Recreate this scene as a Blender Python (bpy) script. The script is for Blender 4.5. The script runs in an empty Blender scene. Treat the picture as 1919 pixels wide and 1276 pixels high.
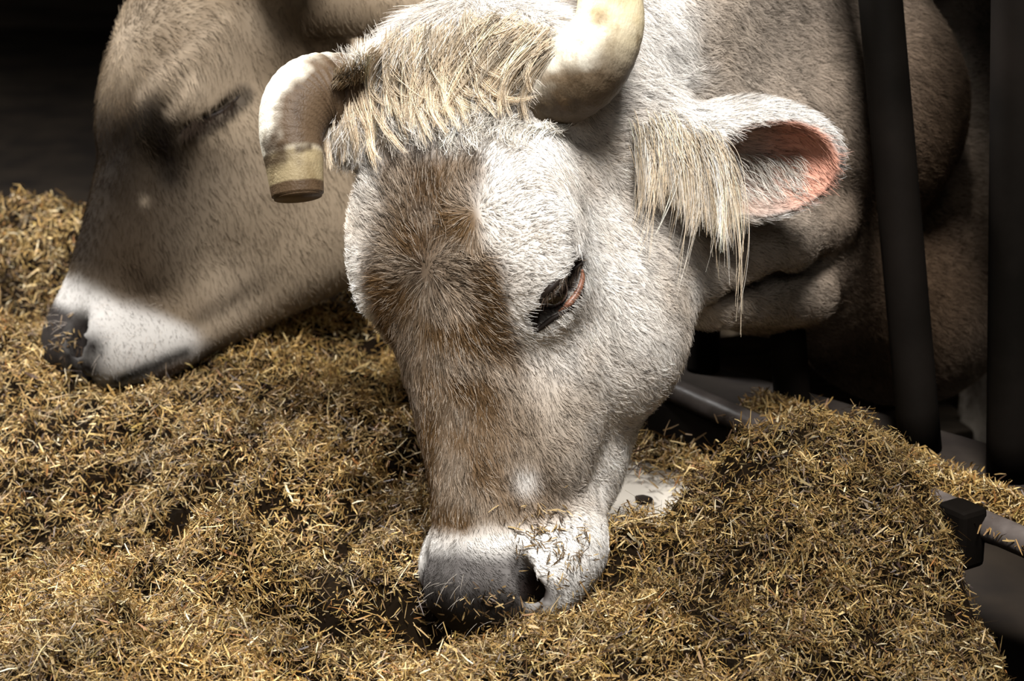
import bpy, math, time
import numpy as np
from mathutils import Vector, Matrix
from mathutils.bvhtree import BVHTree

T0 = time.time()
scene = bpy.context.scene
COL = scene.collection
rng = np.random.default_rng(7)

# ------------------------------------------------------------------ camera
F = 1919 * 85 / 36.0
PITCH = math.radians(18)
CAM = np.array([0, 0, 0.9])
FWD = np.array([0, math.cos(PITCH), -math.sin(PITCH)])
UP = np.array([0, math.sin(PITCH), math.cos(PITCH)])
RIGHT = np.array([1.0, 0, 0])

def P(px, py, d):
    """world point seen at a pixel of the 1919x1276 frame at optical depth d"""
    return CAM + d * ((px - 959.5) / F * RIGHT - (py - 638) / F * UP + FWD)

def proj(p):
    q = np.asarray(p) - CAM
    d = q @ FWD
    return 959.5 + F * (q @ RIGHT) / d, 638 - F * (q @ UP) / d, d

cam_data = bpy.data.cameras.new('camera')
cam_data.lens = 85
cam_data.sensor_width = 36
cam_data.clip_start = 0.05
cam_data.dof.use_dof = True
cam_data.dof.focus_distance = 2.0
cam_data.dof.aperture_fstop = 9.0
cam = bpy.data.objects.new('camera', cam_data)
cam.location = CAM
cam.rotation_euler = (math.pi / 2 - PITCH, 0, 0)
COL.objects.link(cam)
scene.camera = cam

# ------------------------------------------------------------------ light
scene.view_settings.view_transform = 'Standard'
scene.view_settings.look = 'None'
scene.view_settings.gamma = 1
scene.view_settings.use_curve_mapping = False
scene.view_settings.exposure = 0.25

world = bpy.data.worlds.new('barn_air')
scene.world = world
world.use_nodes = True
world.node_tree.nodes['Background'].inputs[0].default_value = (0.9, 0.95, 1.0, 1)
world.node_tree.nodes['Background'].inputs[1].default_value = 0.012

def area(name, loc, target, sx, sy, watts, color):
    d = bpy.data.lights.new(name, 'AREA')
    d.shape = 'RECTANGLE'
    d.size, d.size_y, d.energy, d.color = sx, sy, watts, color
    o = bpy.data.objects.new(name, d)
    o.location = loc
    o.rotation_euler = (Vector(target) - Vector(loc)).to_track_quat('-Z', 'Y').to_euler()
    COL.objects.link(o)
    return o

area('skylight', (0.25, 0.65, 2.8), (0.0, 1.95, 0.3), 0.7, 0.7, 215, (1.0, 0.98, 0.96))
area('side_opening', (-1.6, 3.1, 2.1), (0.0, 2.0, 0.4), 0.6, 0.6, 160, (1.0, 0.99, 0.98))
area('front_fill', (0.1, -1.4, 2.3), (0.0, 2.0, 0.3), 1.4, 1.0, 16, (1.0, 0.98, 0.95))  # soft fill lamp added behind the camera

# ------------------------------------------------------------------ helpers
def tag(o, label=None, cat=None, group=None, kind=None):
    if label: o['label'] = label
    if cat: o['category'] = cat
    if group: o['group'] = group
    if kind: o['kind'] = kind
    return o

def link(name, data, mat=None, parent=None):
    o = bpy.data.objects.new(name, data)
    COL.objects.link(o)
    if mat is not None: data.materials.append(mat)
    if parent is not None: o.parent = parent
    return o

def empty(name, loc=(0, 0, 0)):
    o = bpy.data.objects.new(name, None)
    o.location = loc
    o.empty_display_size = 0.05
    COL.objects.link(o)
    return o

def reparent(o, parent):
    """parent o to an Empty without moving o"""
    o.parent = parent
    o.matrix_parent_inverse = Matrix.Translation(-Vector(parent.location))

def mesh_obj(name, verts, faces, mat=None, parent=None, smooth=True, colors=None):
    me = bpy.data.meshes.new(name)
    verts = np.asarray(verts, dtype=np.float32)
    if isinstance(faces, np.ndarray):
        n, k = faces.shape
        me.vertices.add(len(verts)); me.vertices.foreach_set('co', verts.ravel())
        me.loops.add(n * k); me.loops.foreach_set('vertex_index', faces.astype(np.int32).ravel())
        me.polygons.add(n)
        me.polygons.foreach_set('loop_start', np.arange(0, n * k, k, dtype=np.int32))
        me.update(calc_edges=True)
    else:
        me.from_pydata(verts.tolist(), [], faces)
    me.polygons.foreach_set('use_smooth', np.full(len(me.polygons), smooth))
    if colors is not None:
        a = me.color_attributes.new('tint', 'FLOAT_COLOR', 'POINT')
        c = np.ones((len(verts), 4), np.float32); c[:, :3] = colors
        a.data.foreach_set('color', c.ravel())
    me.validate()
    o = bpy.data.objects.new(name, me)
    COL.objects.link(o)
    if mat is not None: me.materials.append(mat)
    if parent is not None: reparent(o, parent)
    return o

def _hash(i, j, k, seed):
    h = (i.astype(np.int64) * 374761393 + j.astype(np.int64) * 668265263 + k.astype(np.int64) * 2147483647 + seed * 1274126177) & 0xFFFFFFFF
    h = ((h ^ (h >> 13)) * 1274126177) & 0xFFFFFFFF
    h = ((h ^ (h >> 16)) * 2246822519) & 0xFFFFFFFF
    return ((h ^ (h >> 15)) & 0xFFFF) / 65535.0

def noise(p, scale, seed=0):
    """value noise in -1..1 on points (n,3)"""
    q = np.asarray(p) * scale
    i = np.floor(q); f = q - i; f = f * f * (3 - 2 * f)
    a, b, c = i[..., 0], i[..., 1], i[..., 2]
    x, y, z = f[..., 0], f[..., 1], f[..., 2]
    r = 0
    for dx in (0, 1):
        for dy in (0, 1):
            for dz in (0, 1):
                w = (x if dx else 1 - x) * (y if dy else 1 - y) * (z if dz else 1 - z)
                r = r + w * _hash(a + dx, b + dy, c + dz, seed)
    return r * 2 - 1

def sstep(a, b, x):
    t = np.clip((x - a) / (b - a), 0, 1)
    return t * t * (3 - 2 * t)

def unit(v):
    v = np.asarray(v, float)
    return v / np.maximum(np.linalg.norm(v, axis=-1, keepdims=True), 1e-9)

# ------------------------------------------------------------------ signed-distance modelling
class Field:
    def __init__(self, xs, ys, zs):
        self.ax = [np.asarray(a, np.float32) for a in (xs, ys, zs)]
        self.f = np.full([len(a) for a in self.ax], 0.3, np.float32)

    def block(self, c, r):
        sl, cs = [], []
        for a, ci in zip(self.ax, range(3)):
            i0 = max(int(np.searchsorted(a, c[ci] - r)) - 1, 0)
            i1 = min(int(np.searchsorted(a, c[ci] + r)) + 1, len(a))
            if i1 - i0 < 1: return None
            sl.append(slice(i0, i1)); cs.append(a[i0:i1])
        g = np.stack(np.meshgrid(*cs, indexing='ij'), -1)
        return tuple(sl), g

    def apply(self, c, r, fn, k, op='add'):
        b = self.block(c, r)
        if b is None: return
        sl, g = b
        d = fn(g).astype(np.float32)
        f = self.f[sl]
        if op == 'sub':
            h = np.clip(0.5 - 0.5 * (f + d) / k, 0, 1)
            self.f[sl] = f * (1 - h) - d * h + k * h * (1 - h)
        else:
            h = np.clip(0.5 + 0.5 * (f - d) / k, 0, 1)
            self.f[sl] = f * (1 - h) + d * h - k * h * (1 - h)

    def ell(self, c, R, rad, k=0.02, op='add'):
        """ellipsoid; rows of R are its axes"""
        c = np.asarray(c, float); R = np.asarray(R, float); rad = np.asarray(rad, float)
        def fn(g):
            q = (g - c) @ R.T
            k0 = np.linalg.norm(q / rad, axis=-1)
            k1 = np.linalg.norm(q / rad ** 2, axis=-1)
            return k0 * (k0 - 1) / np.maximum(k1, 1e-6)
        self.apply(c, rad.max() + 2 * k + 0.03, fn, k, op)

    def cone(self, a, b, ra, rb, k=0.02, op='add', squash=None):
        """capsule with two radii; squash=(axis vector, factor) narrows it along that axis"""
        a = np.asarray(a, float); b = np.asarray(b, float)
        ba = b - a; L2 = ba @ ba
        def fn(g):
            pa = g - a
            t = np.clip((pa @ ba) / L2, 0, 1)
            v = pa - t[..., None] * ba
            s = 1.0
            if squash is not None:
                ax = unit(squash[0]); comp = v @ ax
                v = v + (comp * (1 / squash[1] - 1))[..., None] * ax
                s = squash[1] ** 0.5
            return (np.linalg.norm(v, axis=-1) - (ra + t * (rb - ra))) * s
        self.apply((a + b) / 2, np.sqrt(L2) / 2 + max(ra, rb) + 2 * k + 0.03, fn, k, op)

    def mesh(self):
        f = self.f; S = f < 0
        n = np.array(f.shape)
        cnt = np.zeros(n - 1, np.int8)
        for dx in (0, 1):
            for dy in (0, 1):
                for dz in (0, 1):
                    cnt += S[dx:n[0] - 1 + dx, dy:n[1] - 1 + dy, dz:n[2] - 1 + dz]
        act = (cnt > 0) & (cnt < 8)
        ci = np.argwhere(act)
        vid = np.full(n - 1, -1, np.int32)
        vid[act] = np.arange(len(ci))
        corner = {}
        for dx in (0, 1):
            for dy in (0, 1):
                for dz in (0, 1):
                    corner[(dx, dy, dz)] = f[ci[:, 0] + dx, ci[:, 1] + dy, ci[:, 2] + dz]
        acc = np.zeros((len(ci), 3)); num = np.zeros(len(ci))
        for a in range(3):
            o = [b for b in range(3) if b != a]
            for e0 in (0, 1):
                for e1 in (0, 1):
                    p = [0, 0, 0]; p[o[0]] = e0; p[o[1]] = e1
                    q = list(p); q[a] = 1
                    va, vb = corner[tuple(p)], corner[tuple(q)]
                    m = (va < 0) != (vb < 0)
                    t = np.where(m, va / np.where(m, va - vb, 1), 0)
                    pos = np.tile(np.array(p, float), (len(ci), 1)); pos[:, a] = t
                    acc[m] += pos[m]; num[m] += 1
        pos = acc / num[:, None]
        V = np.empty((len(ci), 3))
        for a in range(3):
            A = self.ax[a]; lo = A[ci[:, a]]; hi = A[ci[:, a] + 1]
            V[:, a] = lo + pos[:, a] * (hi - lo)
        faces = []
        for a in range(3):
            o = [(a + 1) % 3, (a + 2) % 3]
            sl0 = [slice(None)] * 3; sl1 = [slice(None)] * 3
            sl0[a] = slice(0, n[a] - 1); sl1[a] = slice(1, n[a])
            s0 = S[tuple(sl0)]; s1 = S[tuple(sl1)]
            e = np.argwhere(s0 != s1)
            ok = (e[:, o[0]] > 0) & (e[:, o[1]] > 0) & (e[:, o[0]] < n[o[0]] - 1) & (e[:, o[1]] < n[o[1]] - 1)
            e = e[ok]
            def cell(d0, d1):
                c = e.copy(); c[:, o[0]] += d0; c[:, o[1]] += d1
                return vid[c[:, 0], c[:, 1], c[:, 2]]
            q = np.stack([cell(-1, -1), cell(0, -1), cell(0, 0), cell(-1, 0)], 1)
            flip = ~s0[e[:, 0], e[:, 1], e[:, 2]]
            q[flip] = q[flip][:, ::-1]
            faces.append(q)
        Q = np.concatenate(faces)
        return V, Q[(Q >= 0).all(1)]

def graded(lo, hi, fine_lo, fine_hi, h, growth=1.12, hmax=0.04):
    a = list(np.arange(fine_lo, fine_hi, h))
    s = h
    while a[-1] < hi:
        s = min(s * growth, hmax); a.append(a[-1] + s)
    s = h; b = []
    x = fine_lo
    while x > lo:
        s = min(s * growth, hmax); x -= s; b.append(x)
    return np.array(b[::-1] + a)

# ------------------------------------------------------------------ head of a cow, in its own frame
class Head:
    """l runs from poll to muzzle, s to the animal's left, u out of the forehead"""
    def __init__(self, O, yaw, roll, pitch, scale=1.0, toward=1.0):
        y = math.radians(yaw)
        S = math.cos(y) * RIGHT - math.sin(y) * FWD
        U = -math.sin(y) * RIGHT - math.cos(y) * FWD
        L = -UP.copy()
        def rot(v, ax, a):
            ax = unit(ax)
            return v * math.cos(a) + np.cross(ax, v) * math.sin(a) + ax * (ax @ v) * (1 - math.cos(a))
        # pitch about S (muzzle towards U when positive), roll about the view axis
        if pitch:
            a = math.radians(pitch)
            L, U = L * math.cos(a) + U * math.sin(a), U * math.cos(a) - L * math.sin(a)
        r = math.radians(roll)
        L, S, U = [rot(v, -FWD, r) for v in (L, S, U)]
        self.O = np.asarray(O, float); self.R = np.stack([L, S, U]); self.k = scale

    def w(self, l, s, u):
        return self.O + self.k * (np.array([l, s, u]) @ self.R)

    def loc(self, p):
        return ((np.asarray(p) - self.O) @ self.R.T) / self.k

    def vec(self, v):
        return np.asarray(v) @ self.R

    def skull(self, fd, eye=0.0095, slit=((.2380, .0930, -.0050), (.1990, .1145, -.0305))):
        K = self.k
        #            l     top    bot    half  taper(top wider +)
        T = np.array([
            [-0.035, -0.030, -0.090, 0.030, 0.0],
            [-0.020, -0.012, -0.115, 0.058, 0.0],
            [0.000, 0.000, -0.130, 0.074, 0.0],
            [0.050, 0.016, -0.165, 0.088, 0.05],
            [0.120, 0.027, -0.205, 0.094, 0.15],
            [0.190, 0.029, -0.228, 0.094, 0.25],
            [0.260, 0.018, -0.232, 0.084, 0.18],
            [0.320, 0.008, -0.226, 0.070, 0.10],
            [0.380, 0.002, -0.184, 0.060, 0.00],
            [0.420, -0.002, -0.147, 0.060, -0.05],
            [0.450, -0.010, -0.112, 0.060, -0.05],
            [0.480, -0.020, -0.100, 0.052, 0.0],
            [0.505, -0.034, -0.085, 0.030, 0.0]])
        def fn(g):
            q = self.loc(g)
            l, s, u = q[..., 0], q[..., 1], q[..., 2]
            top, bot, a, tp = [np.interp(l, T[:, 0], T[:, i]).astype(np.float32) for i in range(1, 5)]
            uc = (top + bot) / 2; b = (top - bot) / 2
            v = (u - uc) / b
            A = a * (1 + tp * np.clip(v, -1, 1))
            rr = (np.abs(s / A) ** 2.5 + np.abs(v) ** 2.5) ** (1 / 2.5)
            d = (rr - 1) * np.minimum(A, b)
            d = np.maximum(d, np.maximum(l - 0.506 - 0.5 * np.minimum(u + 0.040, 0), -0.035 - l))
            return d * K
        c = self.w(0.23, 0, -0.1)
        fd.apply(c, 0.36 * K, fn, 0.012 * K)
        def E(l, s, u, rl, rs, ru, k=0.02, op='add', both=True):
            for sg in ((1, -1) if both else (1,)):
                fd.ell(self.w(l, s * sg, u), self.R, np.array([rl, rs, ru]) * K, k * K, op)
        E(0.010, 0.0, -0.040, 0.040, 0.085, 0.055, 0.03, both=False)        # poll ridge
        E(0.030, 0.075, -0.045, 0.035, 0.045, 0.04, 0.03)                      # horn pedestals
        E(0.170, 0.082, -0.016, 0.070, 0.036, 0.034, 0.035)                    # brow ridges
        E(0.206, 0.070, -0.050, 0.045, 0.032, 0.038, 0.02)                     # orbit
        E(0.232, 0.070, -0.155, 0.085, 0.040, 0.075, 0.04)                     # jaw muscle
        E(0.300, 0.058, -0.070, 0.075, 0.022, 0.035, 0.03)                     # cheek ridge
        E(0.330, 0.0, -0.150, 0.110, 0.040, 0.040, 0.03, both=False)           # lower jaw
        E(0.460, 0.0, -0.036, 0.044, 0.066, 0.036, 0.025, both=False)          # nose pad
        E(0.445, 0.050, -0.060, 0.038, 0.028, 0.036, 0.02)                     # nostril wings
        E(0.430, 0.044, -0.095, 0.040, 0.030, 0.036, 0.02)                     # upper lip sides
        E(0.420, 0.0, -0.115, 0.040, 0.045, 0.030, 0.02, both=False)           # chin
        # mouth slit, nostrils
        for sg in (1, -1):
            fd.cone(self.w(0.430, 0.051 * sg, -0.014), self.w(0.460, 0.053 * sg, -0.029), 0.007 * K, 0.012 * K, 0.006 * K, 'sub')
            fd.cone(self.w(0.460, 0.053 * sg, -0.029), self.w(0.488, 0.043 * sg, -0.047), 0.012 * K, 0.010 * K, 0.006 * K, 'sub')
            fd.cone(self.w(0.470, 0.080 * sg, -0.128), self.w(0.385, 0.064 * sg, -0.118), 0.004 * K, 0.003 * K, 0.008 * K, 'sub')
            fd.cone(self.w(*(np.array([1, sg, 1]) * slit[0])), self.w(*(np.array([1, sg, 1]) * slit[1])), eye * K, eye * 0.9 * K, 0.005 * K, 'sub')

def simple_mat(name, rgb, rough=0.6, spec=0.3):
    m = bpy.data.materials.new(name); m.use_nodes = True
    b = m.node_tree.nodes['Principled BSDF']
    b.inputs['Base Color'].default_value = (*rgb, 1)
    b.inputs['Roughness'].default_value = rough
    b.inputs['Specular IOR Level'].default_value = spec
    return m

def tint_mat(name, rough=0.6, spec=0.3, bump=None):
    m = simple_mat(name, (1, 1, 1), rough, spec)
    nt = m.node_tree; b = nt.nodes['Principled BSDF']
    a = nt.nodes.new('ShaderNodeAttribute'); a.attribute_name = 'tint'
    nt.links.new(a.outputs['Color'], b.inputs['Base Color'])
    if bump:
        n = nt.nodes.new('ShaderNodeTexNoise'); n.inputs['Scale'].default_value = bump[0]
        n.inputs['Detail'].default_value = 6
        bp = nt.nodes.new('ShaderNodeBump'); bp.inputs['Strength'].default_value = bump[1]; bp.inputs['Distance'].default_value = bump[2]
        nt.links.new(n.outputs['Fac'], bp.inputs['Height'])
        nt.links.new(bp.outputs['Normal'], b.inputs['Normal'])
    return m

def catmull(ctrl, n):
    c = np.asarray(ctrl, float); c = np.concatenate([[2 * c[0] - c[1]], c, [2 * c[-1] - c[-2]]])
    t = np.linspace(0, len(ctrl) - 1 - 1e-6, n); i = t.astype(int); f = (t - i)[:, None]
    a, b, d, e = c[i], c[i + 1], c[i + 2], c[i + 3]
    return .5 * (2 * b + (d - a) * f + (2 * a - 5 * b + 4 * d - e) * f ** 2 + (3 * b - 3 * d + e - a) * f ** 3)

def tube(path, radii, sides, cap=True, wobble=None, first=None):
    """verts, faces of a tube along path; wobble(i, angle) scales the radius"""
    path = np.asarray(path, float); n = len(path)
    T = unit(np.gradient(path, axis=0))
    nrm = np.array(first if first is not None else (0.3, 0.2, 0.93), float)
    verts = []
    for i in range(n):
        nrm = unit(nrm - T[i] * (nrm @ T[i])); bn = np.cross(T[i], nrm)
        for k in range(sides):
            a = 2 * math.pi * k / sides
            r = radii[i] * (wobble(i / (n - 1), a) if wobble else 1)
            verts.append(path[i] + (nrm * math.cos(a) + bn * math.sin(a)) * r)
    faces = [(i * sides + k, i * sides + (k + 1) % sides, (i + 1) * sides + (k + 1) % sides, (i + 1) * sides + k) for i in range(n - 1) for k in range(sides)]
    if cap:
        faces.append(tuple(range(sides))[::-1]); faces.append(tuple((n - 1) * sides + k for k in range(sides)))
    return np.array(verts), faces

# ------------------------------------------------------------------ structure
def wood_mat(name, c0, c1, scale=(3, 40, 40), rough=.75, spec=.2):
    m = simple_mat(name, c0, rough, spec); nt = m.node_tree; b = nt.nodes['Principled BSDF']
    tc = nt.nodes.new('ShaderNodeTexCoord'); mp = nt.nodes.new('ShaderNodeMapping'); mp.inputs['Scale'].default_value = scale
    nz = nt.nodes.new('ShaderNodeTexNoise'); nz.inputs['Scale'].default_value = 1; nz.inputs['Detail'].default_value = 8
    cr = nt.nodes.new('ShaderNodeValToRGB')
    cr.color_ramp.elements[0].color = (*c0, 1); cr.color_ramp.elements[1].color = (*c1, 1)
    cr.color_ramp.elements[0].position = .35; cr.color_ramp.elements[1].position = .7
    bp = nt.nodes.new('ShaderNodeBump'); bp.inputs['Strength'].default_value = .4; bp.inputs['Distance'].default_value = .004
    nt.links.new(tc.outputs['Object'], mp.inputs[0]); nt.links.new(mp.outputs[0], nz.inputs['Vector'])
    nt.links.new(nz.outputs['Fac'], cr.inputs[0]); nt.links.new(cr.outputs[0], b.inputs['Base Color'])
    nt.links.new(nz.outputs['Fac'], bp.inputs['Height']); nt.links.new(bp.outputs['Normal'], b.inputs['Normal'])
    return m

M_oldwood = wood_mat('old_wood', (.020, .014, .010), (.055, .040, .028))
M_gutterwood = wood_mat('worn_gutter_board', (.022, .016, .010), (.060, .044, .030))
M_concrete = wood_mat('concrete', (.009, .006, .0045), (.024, .018, .013), (14, 14, 14), .85)
M_slab = wood_mat('pale_slab', (.34, .30, .25), (.46, .42, .36), (9, 9, 9), .6)
M_dirt = wood_mat('dark_floor', (.010, .007, .005), (.028, .020, .013), (10, 10, 10), .9)
M_steel = wood_mat('grimy_steel', (.002, .0015, .001), (.006, .0045, .0035), (8, 8, 8), .7, .04)
M_pipe = wood_mat('worn_steel_pipe', (.045, .036, .031), (.11, .093, .084), (30, 30, 30), .35)

# direction along the feeding barrier (towards the camera's right) and across it (into the stall)
ALONG = unit(np.array([.72, -.69, 0])); ACROSS = unit(np.array([.69, .72, 0])); ZUP = np.array([0, 0, 1.0])
def bar_pt(a, v, z):
    """a metres along the barrier, v metres from the camera line towards the stall"""
    return ACROSS * v + ALONG * a + ZUP * z

def box(name, c, ex, ey, ez, sx, sy, sz, mat, parent=None, bev=.004, taper_=0):
    """bevelled box with axes ex, ey, ez and full sizes"""
    import bmesh
    bm = bmesh.new(); bmesh.ops.create_cube(bm, size=1)
    for v in bm.verts: v.co = Vector((v.co.x * sx, v.co.y * sy, v.co.z * sz))
    if bev: bmesh.ops.bevel(bm, geom=bm.edges[:], offset=bev, segments=2, profile=.6, affect='EDGES')
    R = np.stack([ex, ey, ez])
    for v in bm.verts: v.co = Vector(np.array(v.co) @ R + np.asarray(c))
    me = bpy.data.meshes.new(name); bm.to_mesh(me); bm.free()
    o = bpy.data.objects.new(name, me); COL.objects.link(o); me.materials.append(mat)
    if parent is not None: reparent(o, parent)
    return o

X3 = np.eye(3)
tag(mesh_obj('floor', [(-7, -4, -.27), (7, -4, -.27), (7, 6.4, -.27), (-7, 6.4, -.27)], [(0, 1, 2, 3)], M_dirt, smooth=False), kind='structure')
tag(mesh_obj('trim_passage', [bar_pt(-6, -4, -.16), bar_pt(6, -4, -.16), bar_pt(6, 1.67, -.16), bar_pt(-6, 1.67, -.16)], [(0, 1, 2, 3)], M_dirt, smooth=False), kind='structure')
for side, x in (('left', -6.5), ('right', 6.5)):
    tag(box('wall_' + side, (x, 1.4, 1.2), *X3, .08, 10, 3.4, M_oldwood, None, 0), kind='structure')

# back wall of the barn, laid boards
wall = tag(box('wall_back', (-1.2, 6.3, 1.2), *X3, 9, .08, 3.4, M_oldwood, None, 0), kind='structure')
for i in range(12):
    b = box('plank', (-1.2, 6.235 - .006 * (i % 3), -.30 + .26 * i + .1), *X3, 9, .05, .245, M_oldwood, wall, .008)
# unseen ceiling over the stalls, its edge set low to shade the bodies
rv = [bar_pt(-5, 1.98, 1.16), bar_pt(3, 1.98, 1.16), bar_pt(3, 7, 2.6), bar_pt(-5, 7, 2.6)]
rv2 = [p + ZUP * .06 for p in rv]
tag(mesh_obj('shade_ceiling', rv + rv2, [(3, 2, 1, 0), (4, 5, 6, 7), (0, 1, 5, 4), (1, 2, 6, 5), (2, 3, 7, 6), (3, 0, 4, 7)], M_oldwood, smooth=False), kind='structure')

# boarded strip of the stall floor just behind the feed table
gutter = tag(box('trim_stall_edge', bar_pt(-1.0, 2.02, -.19), ALONG, ACROSS, ZUP, 1.9, .70, .10, M_dirt, None, 0), kind='structure')
gd = unit(np.array([.94, .30, 0])); gc = unit(np.cross(ZUP, gd))
for i in range(11):
    d = P(1370, 640 + 34 * i, 1.0) - CAM; c = CAM + d * ((-.115 - .9) / d[2])
    box('plank', c + ZUP * (-.012 - .004 * (i % 2)), gd, gc, ZUP, .62, .054, .026, M_gutterwood, gutter, .006)
kerb = tag(box('trim_kerb', bar_pt(-1.05, 1.825, .068), ALONG, ACROSS, ZUP, 1.9, .12, .05, M_concrete, None, .010), kind='structure')
# pale slab of the feed table, bare between the heaps
tag(box('trim_feed_slab', bar_pt(-1.365, 1.572, -.082), ALONG, ACROSS, ZUP, .19, .20, .30, M_slab, None, .012), kind='structure')

# ------------------------------------------------------------------ feeding barrier
fb = empty('feed_barrier', tuple(bar_pt(.1, 1.82, .095)))
tag(fb, 'dark steel feeding barrier with leaning neck bars in front of the cows', 'barrier')
def bar(name, a, b, r, mat, n=24, sides=16, rough=.0):
    a = np.asarray(a); b = np.asarray(b); t = np.linspace(0, 1, n)[:, None]
    path = a + (b - a) * t
    v, f = tube(path, np.full(n, r), sides, True, (lambda t, an: 1 + rough * math.sin(31 * t + 2 * an)) if rough else None, first=(.4, .5, .1))
    return mesh_obj(name, v, f, mat, fb)
def ray_at(px, py, like):
    """point on the pixel's ray that lies in the barrier plane through LIKE"""
    d = P(px, py, 1.0) - CAM
    return CAM + d * (((like - CAM) @ ACROSS) / (d @ ACROSS))
def ground(px, py, z):
    d = P(px, py, 1.0) - CAM
    return CAM + d * ((z - CAM[2]) / d[2])
posts = [(1725, 842, 1650, 0, .0205), (1897, 892, 1909, 0, .0240), (1486, 765, 1430, 0, .0185), (1318, 692, 1318, 0, .018)]
tops = []
for x0, y0, x1, y1, r in posts:
    g = ground(x0, y0, .093)
    t = ray_at(x1, y1, g)
    top = g + (t - g) * (((0.98 if x0 > 1600 else 0.215) - g[2]) / (t[2] - g[2]))      # the two inner ones stop short under the neck
    bar('neck_bar', g, top, r, M_steel); tops.append(top)
bar('top_rail', bar_pt(-3, 1.815, .97), bar_pt(2.0, 1.815, .97), .03, M_steel)
box('shade_panel', bar_pt(-.19, 1.865, .70), ALONG, ACROSS, ZUP, 2.06, .02, .25, M_oldwood, fb, .004)  # unseen panel added to shade the shoulder beside the neck bar
box('shade_board', bar_pt(-.9, 1.90, 1.0), ALONG, ACROSS, ZUP, 3.6, .03, .42, M_oldwood, fb, .004)  # unseen board added to keep light off the body behind the barrier
pa = ground(1265, 733, .10); pb = ground(1925, 1018, .10)
pd = unit(pb - pa)
bar('lower_pipe', pa - pd * 1.2, pb + pd * 1.0, .0125, M_pipe, 60, 16, .03)
for k, (x, y) in enumerate(((1800, 985),)):
    g = ground(x, y, .10)
    box('clamp', g - ZUP * .008, pd, unit(np.cross(ZUP, pd)), ZUP, .035, .030, .055, M_steel, fb, .005)
    box('bracket', g + ACROSS * .06 - ZUP * .005, pd, unit(np.cross(ZUP, pd)), ZUP, .02, .12, .012, M_steel, fb, .003)

M_skin = tint_mat('cow_skin', 0.7, 0.08)

# ------------------------------------------------------------------ front cow
near = Head(P(826, 72, 2.02), 40, 1.9, 0)
BACK = np.array([0.72, 0.69, 0.0])           # direction from head to tail of the front cow
SIDE = np.array([-0.69, 0.72, 0.0])

def near_body():
    h = 0.0045
    xs = graded(-0.45, 2.1, -0.20, 0.32, h)
    ys = graded(1.4, 4.3, 1.74, 2.20, h)
    zs = graded(-0.32, 1.25, -0.02, 0.62, h)
    fd = Field(xs, ys, zs)
    # neck and body first so that the head features stay crisp
    fd.cone(P(1060, 130, 2.13), P(1560, -200, 2.60), .095, .15, .05)
    fd.cone(P(1120, 330, 2.18), P(1540, 200, 2.50), .095, .15, .05)
    fd.cone(P(1190, 480, 2.18), P(1430, 470, 2.38), .065, .068, .05)
    fd.cone(P(1430, 470, 2.38), P(1640, 560, 2.58), .068, .09, .05)
    fd.cone(P(1705, 560, 2.64), P(1760, 300, 2.8), .115, .2, .06)
    sh = np.array([0.78, 2.78, 0.50]); rump = np.array([1.55, 3.55, 0.58])
    fd.cone(sh, rump, .30, .33, .08)
    fd.cone(np.array([0.62, 2.62, 0.72]), np.array([1.6, 3.6, 0.85]), .16, .20, .08)
    for sg in (-1, 1):
        el = sh + SIDE * 0.17 * sg - BACK * 0.08 + np.array([0, 0, -0.12])
        kn = el + np.array([0, 0, -0.30]) - BACK * 0.02; kn[2] = 0.08
        ft = kn.copy(); ft[2] = -0.16
        fd.cone(el, kn, .11, .048, .05); fd.cone(kn, ft, .045, .036, .02)
        fd.cone(ft, ft + np.array([0, 0, -.06]) - BACK * .02, .042, .055, .02)
        hp = rump + SIDE * 0.2 * sg + BACK * .05
        hk = hp + BACK * 0.16; hk[2] = 0.2
        hf = hk - BACK * 0.05; hf[2] = -0.16
        kn2 = hp - BACK * 0.12 - np.array([0, 0, .22])
        fd.cone(hp, kn2, .18, .12, .06); fd.cone(kn2, hk, .10, .05, .04); fd.cone(hk, hf, .045, .04, .02)
        fd.cone(hf, hf + np.array([0, 0, -.06]) - BACK * .02, .042, .055, .02)
    tl = rump + BACK * .30 + np.array([0, 0, .22])
    fd.cone(tl, tl + BACK * .10 - np.array([0, 0, .55]), .035, .022, .04)
    fd.cone(P(1325, 528, 2.16), P(1470, 452, 2.255), .014, .022, .03)
    fd.cone(P(1470, 452, 2.255), P(1570, 415, 2.33), .022, .014, .03)
    fd.cone(P(1340, 575, 2.21), P(1520, 560, 2.33), .018, .022, .03)
    fd.cone(P(1345, 548, 2.180), P(1420, 515, 2.238), .006, .011, .016, 'sub')
    fd.cone(P(1420, 515, 2.238), P(1545, 488, 2.315), .011, .006, .016, 'sub')
    fd.cone(P(1310, 600, 2.17), P(1312, 500, 2.125), .004, .006, .012, 'sub')
    near.skull(fd)
    # the animal's left ear: root, blade, hollow
    fd.cone(P(1110, 230, 2.10), P(1290, 285, 2.10), .050, .036, .03)
    ex = unit(P(1570, 285, 2.12) - P(1200, 290, 2.10)); ez = unit(-FWD + .25 * -UP - .15 * RIGHT); ez = unit(ez - ex * (ez @ ex)); ey = np.cross(ez, ex)
    c = P(1395, 300, 2.115)
    R = np.stack([ex, ey, ez])
    fd.ell(c, R, (.087, .054, .036), .015)
    fd.ell(c + ez * .030 + ex * .024 - ey * .006, R, (.060, .042, .046), .006, 'sub')
    fd.ell(P(660, 228, 2.085), np.stack([RIGHT, UP, FWD]), (.022, .038, .030), .02)       # temple fur under the right horn
    # the other ear lies back behind the poll
    fd.cone(near.w(.07, -.085, -.09), near.w(.10, -.11, -.22), .035, .030, .03)
    fd.ell(near.w(.12, -.115, -.28), near.R[[2, 0, 1]], (.08, .045, .014), .015)
    return fd.mesh()

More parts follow.
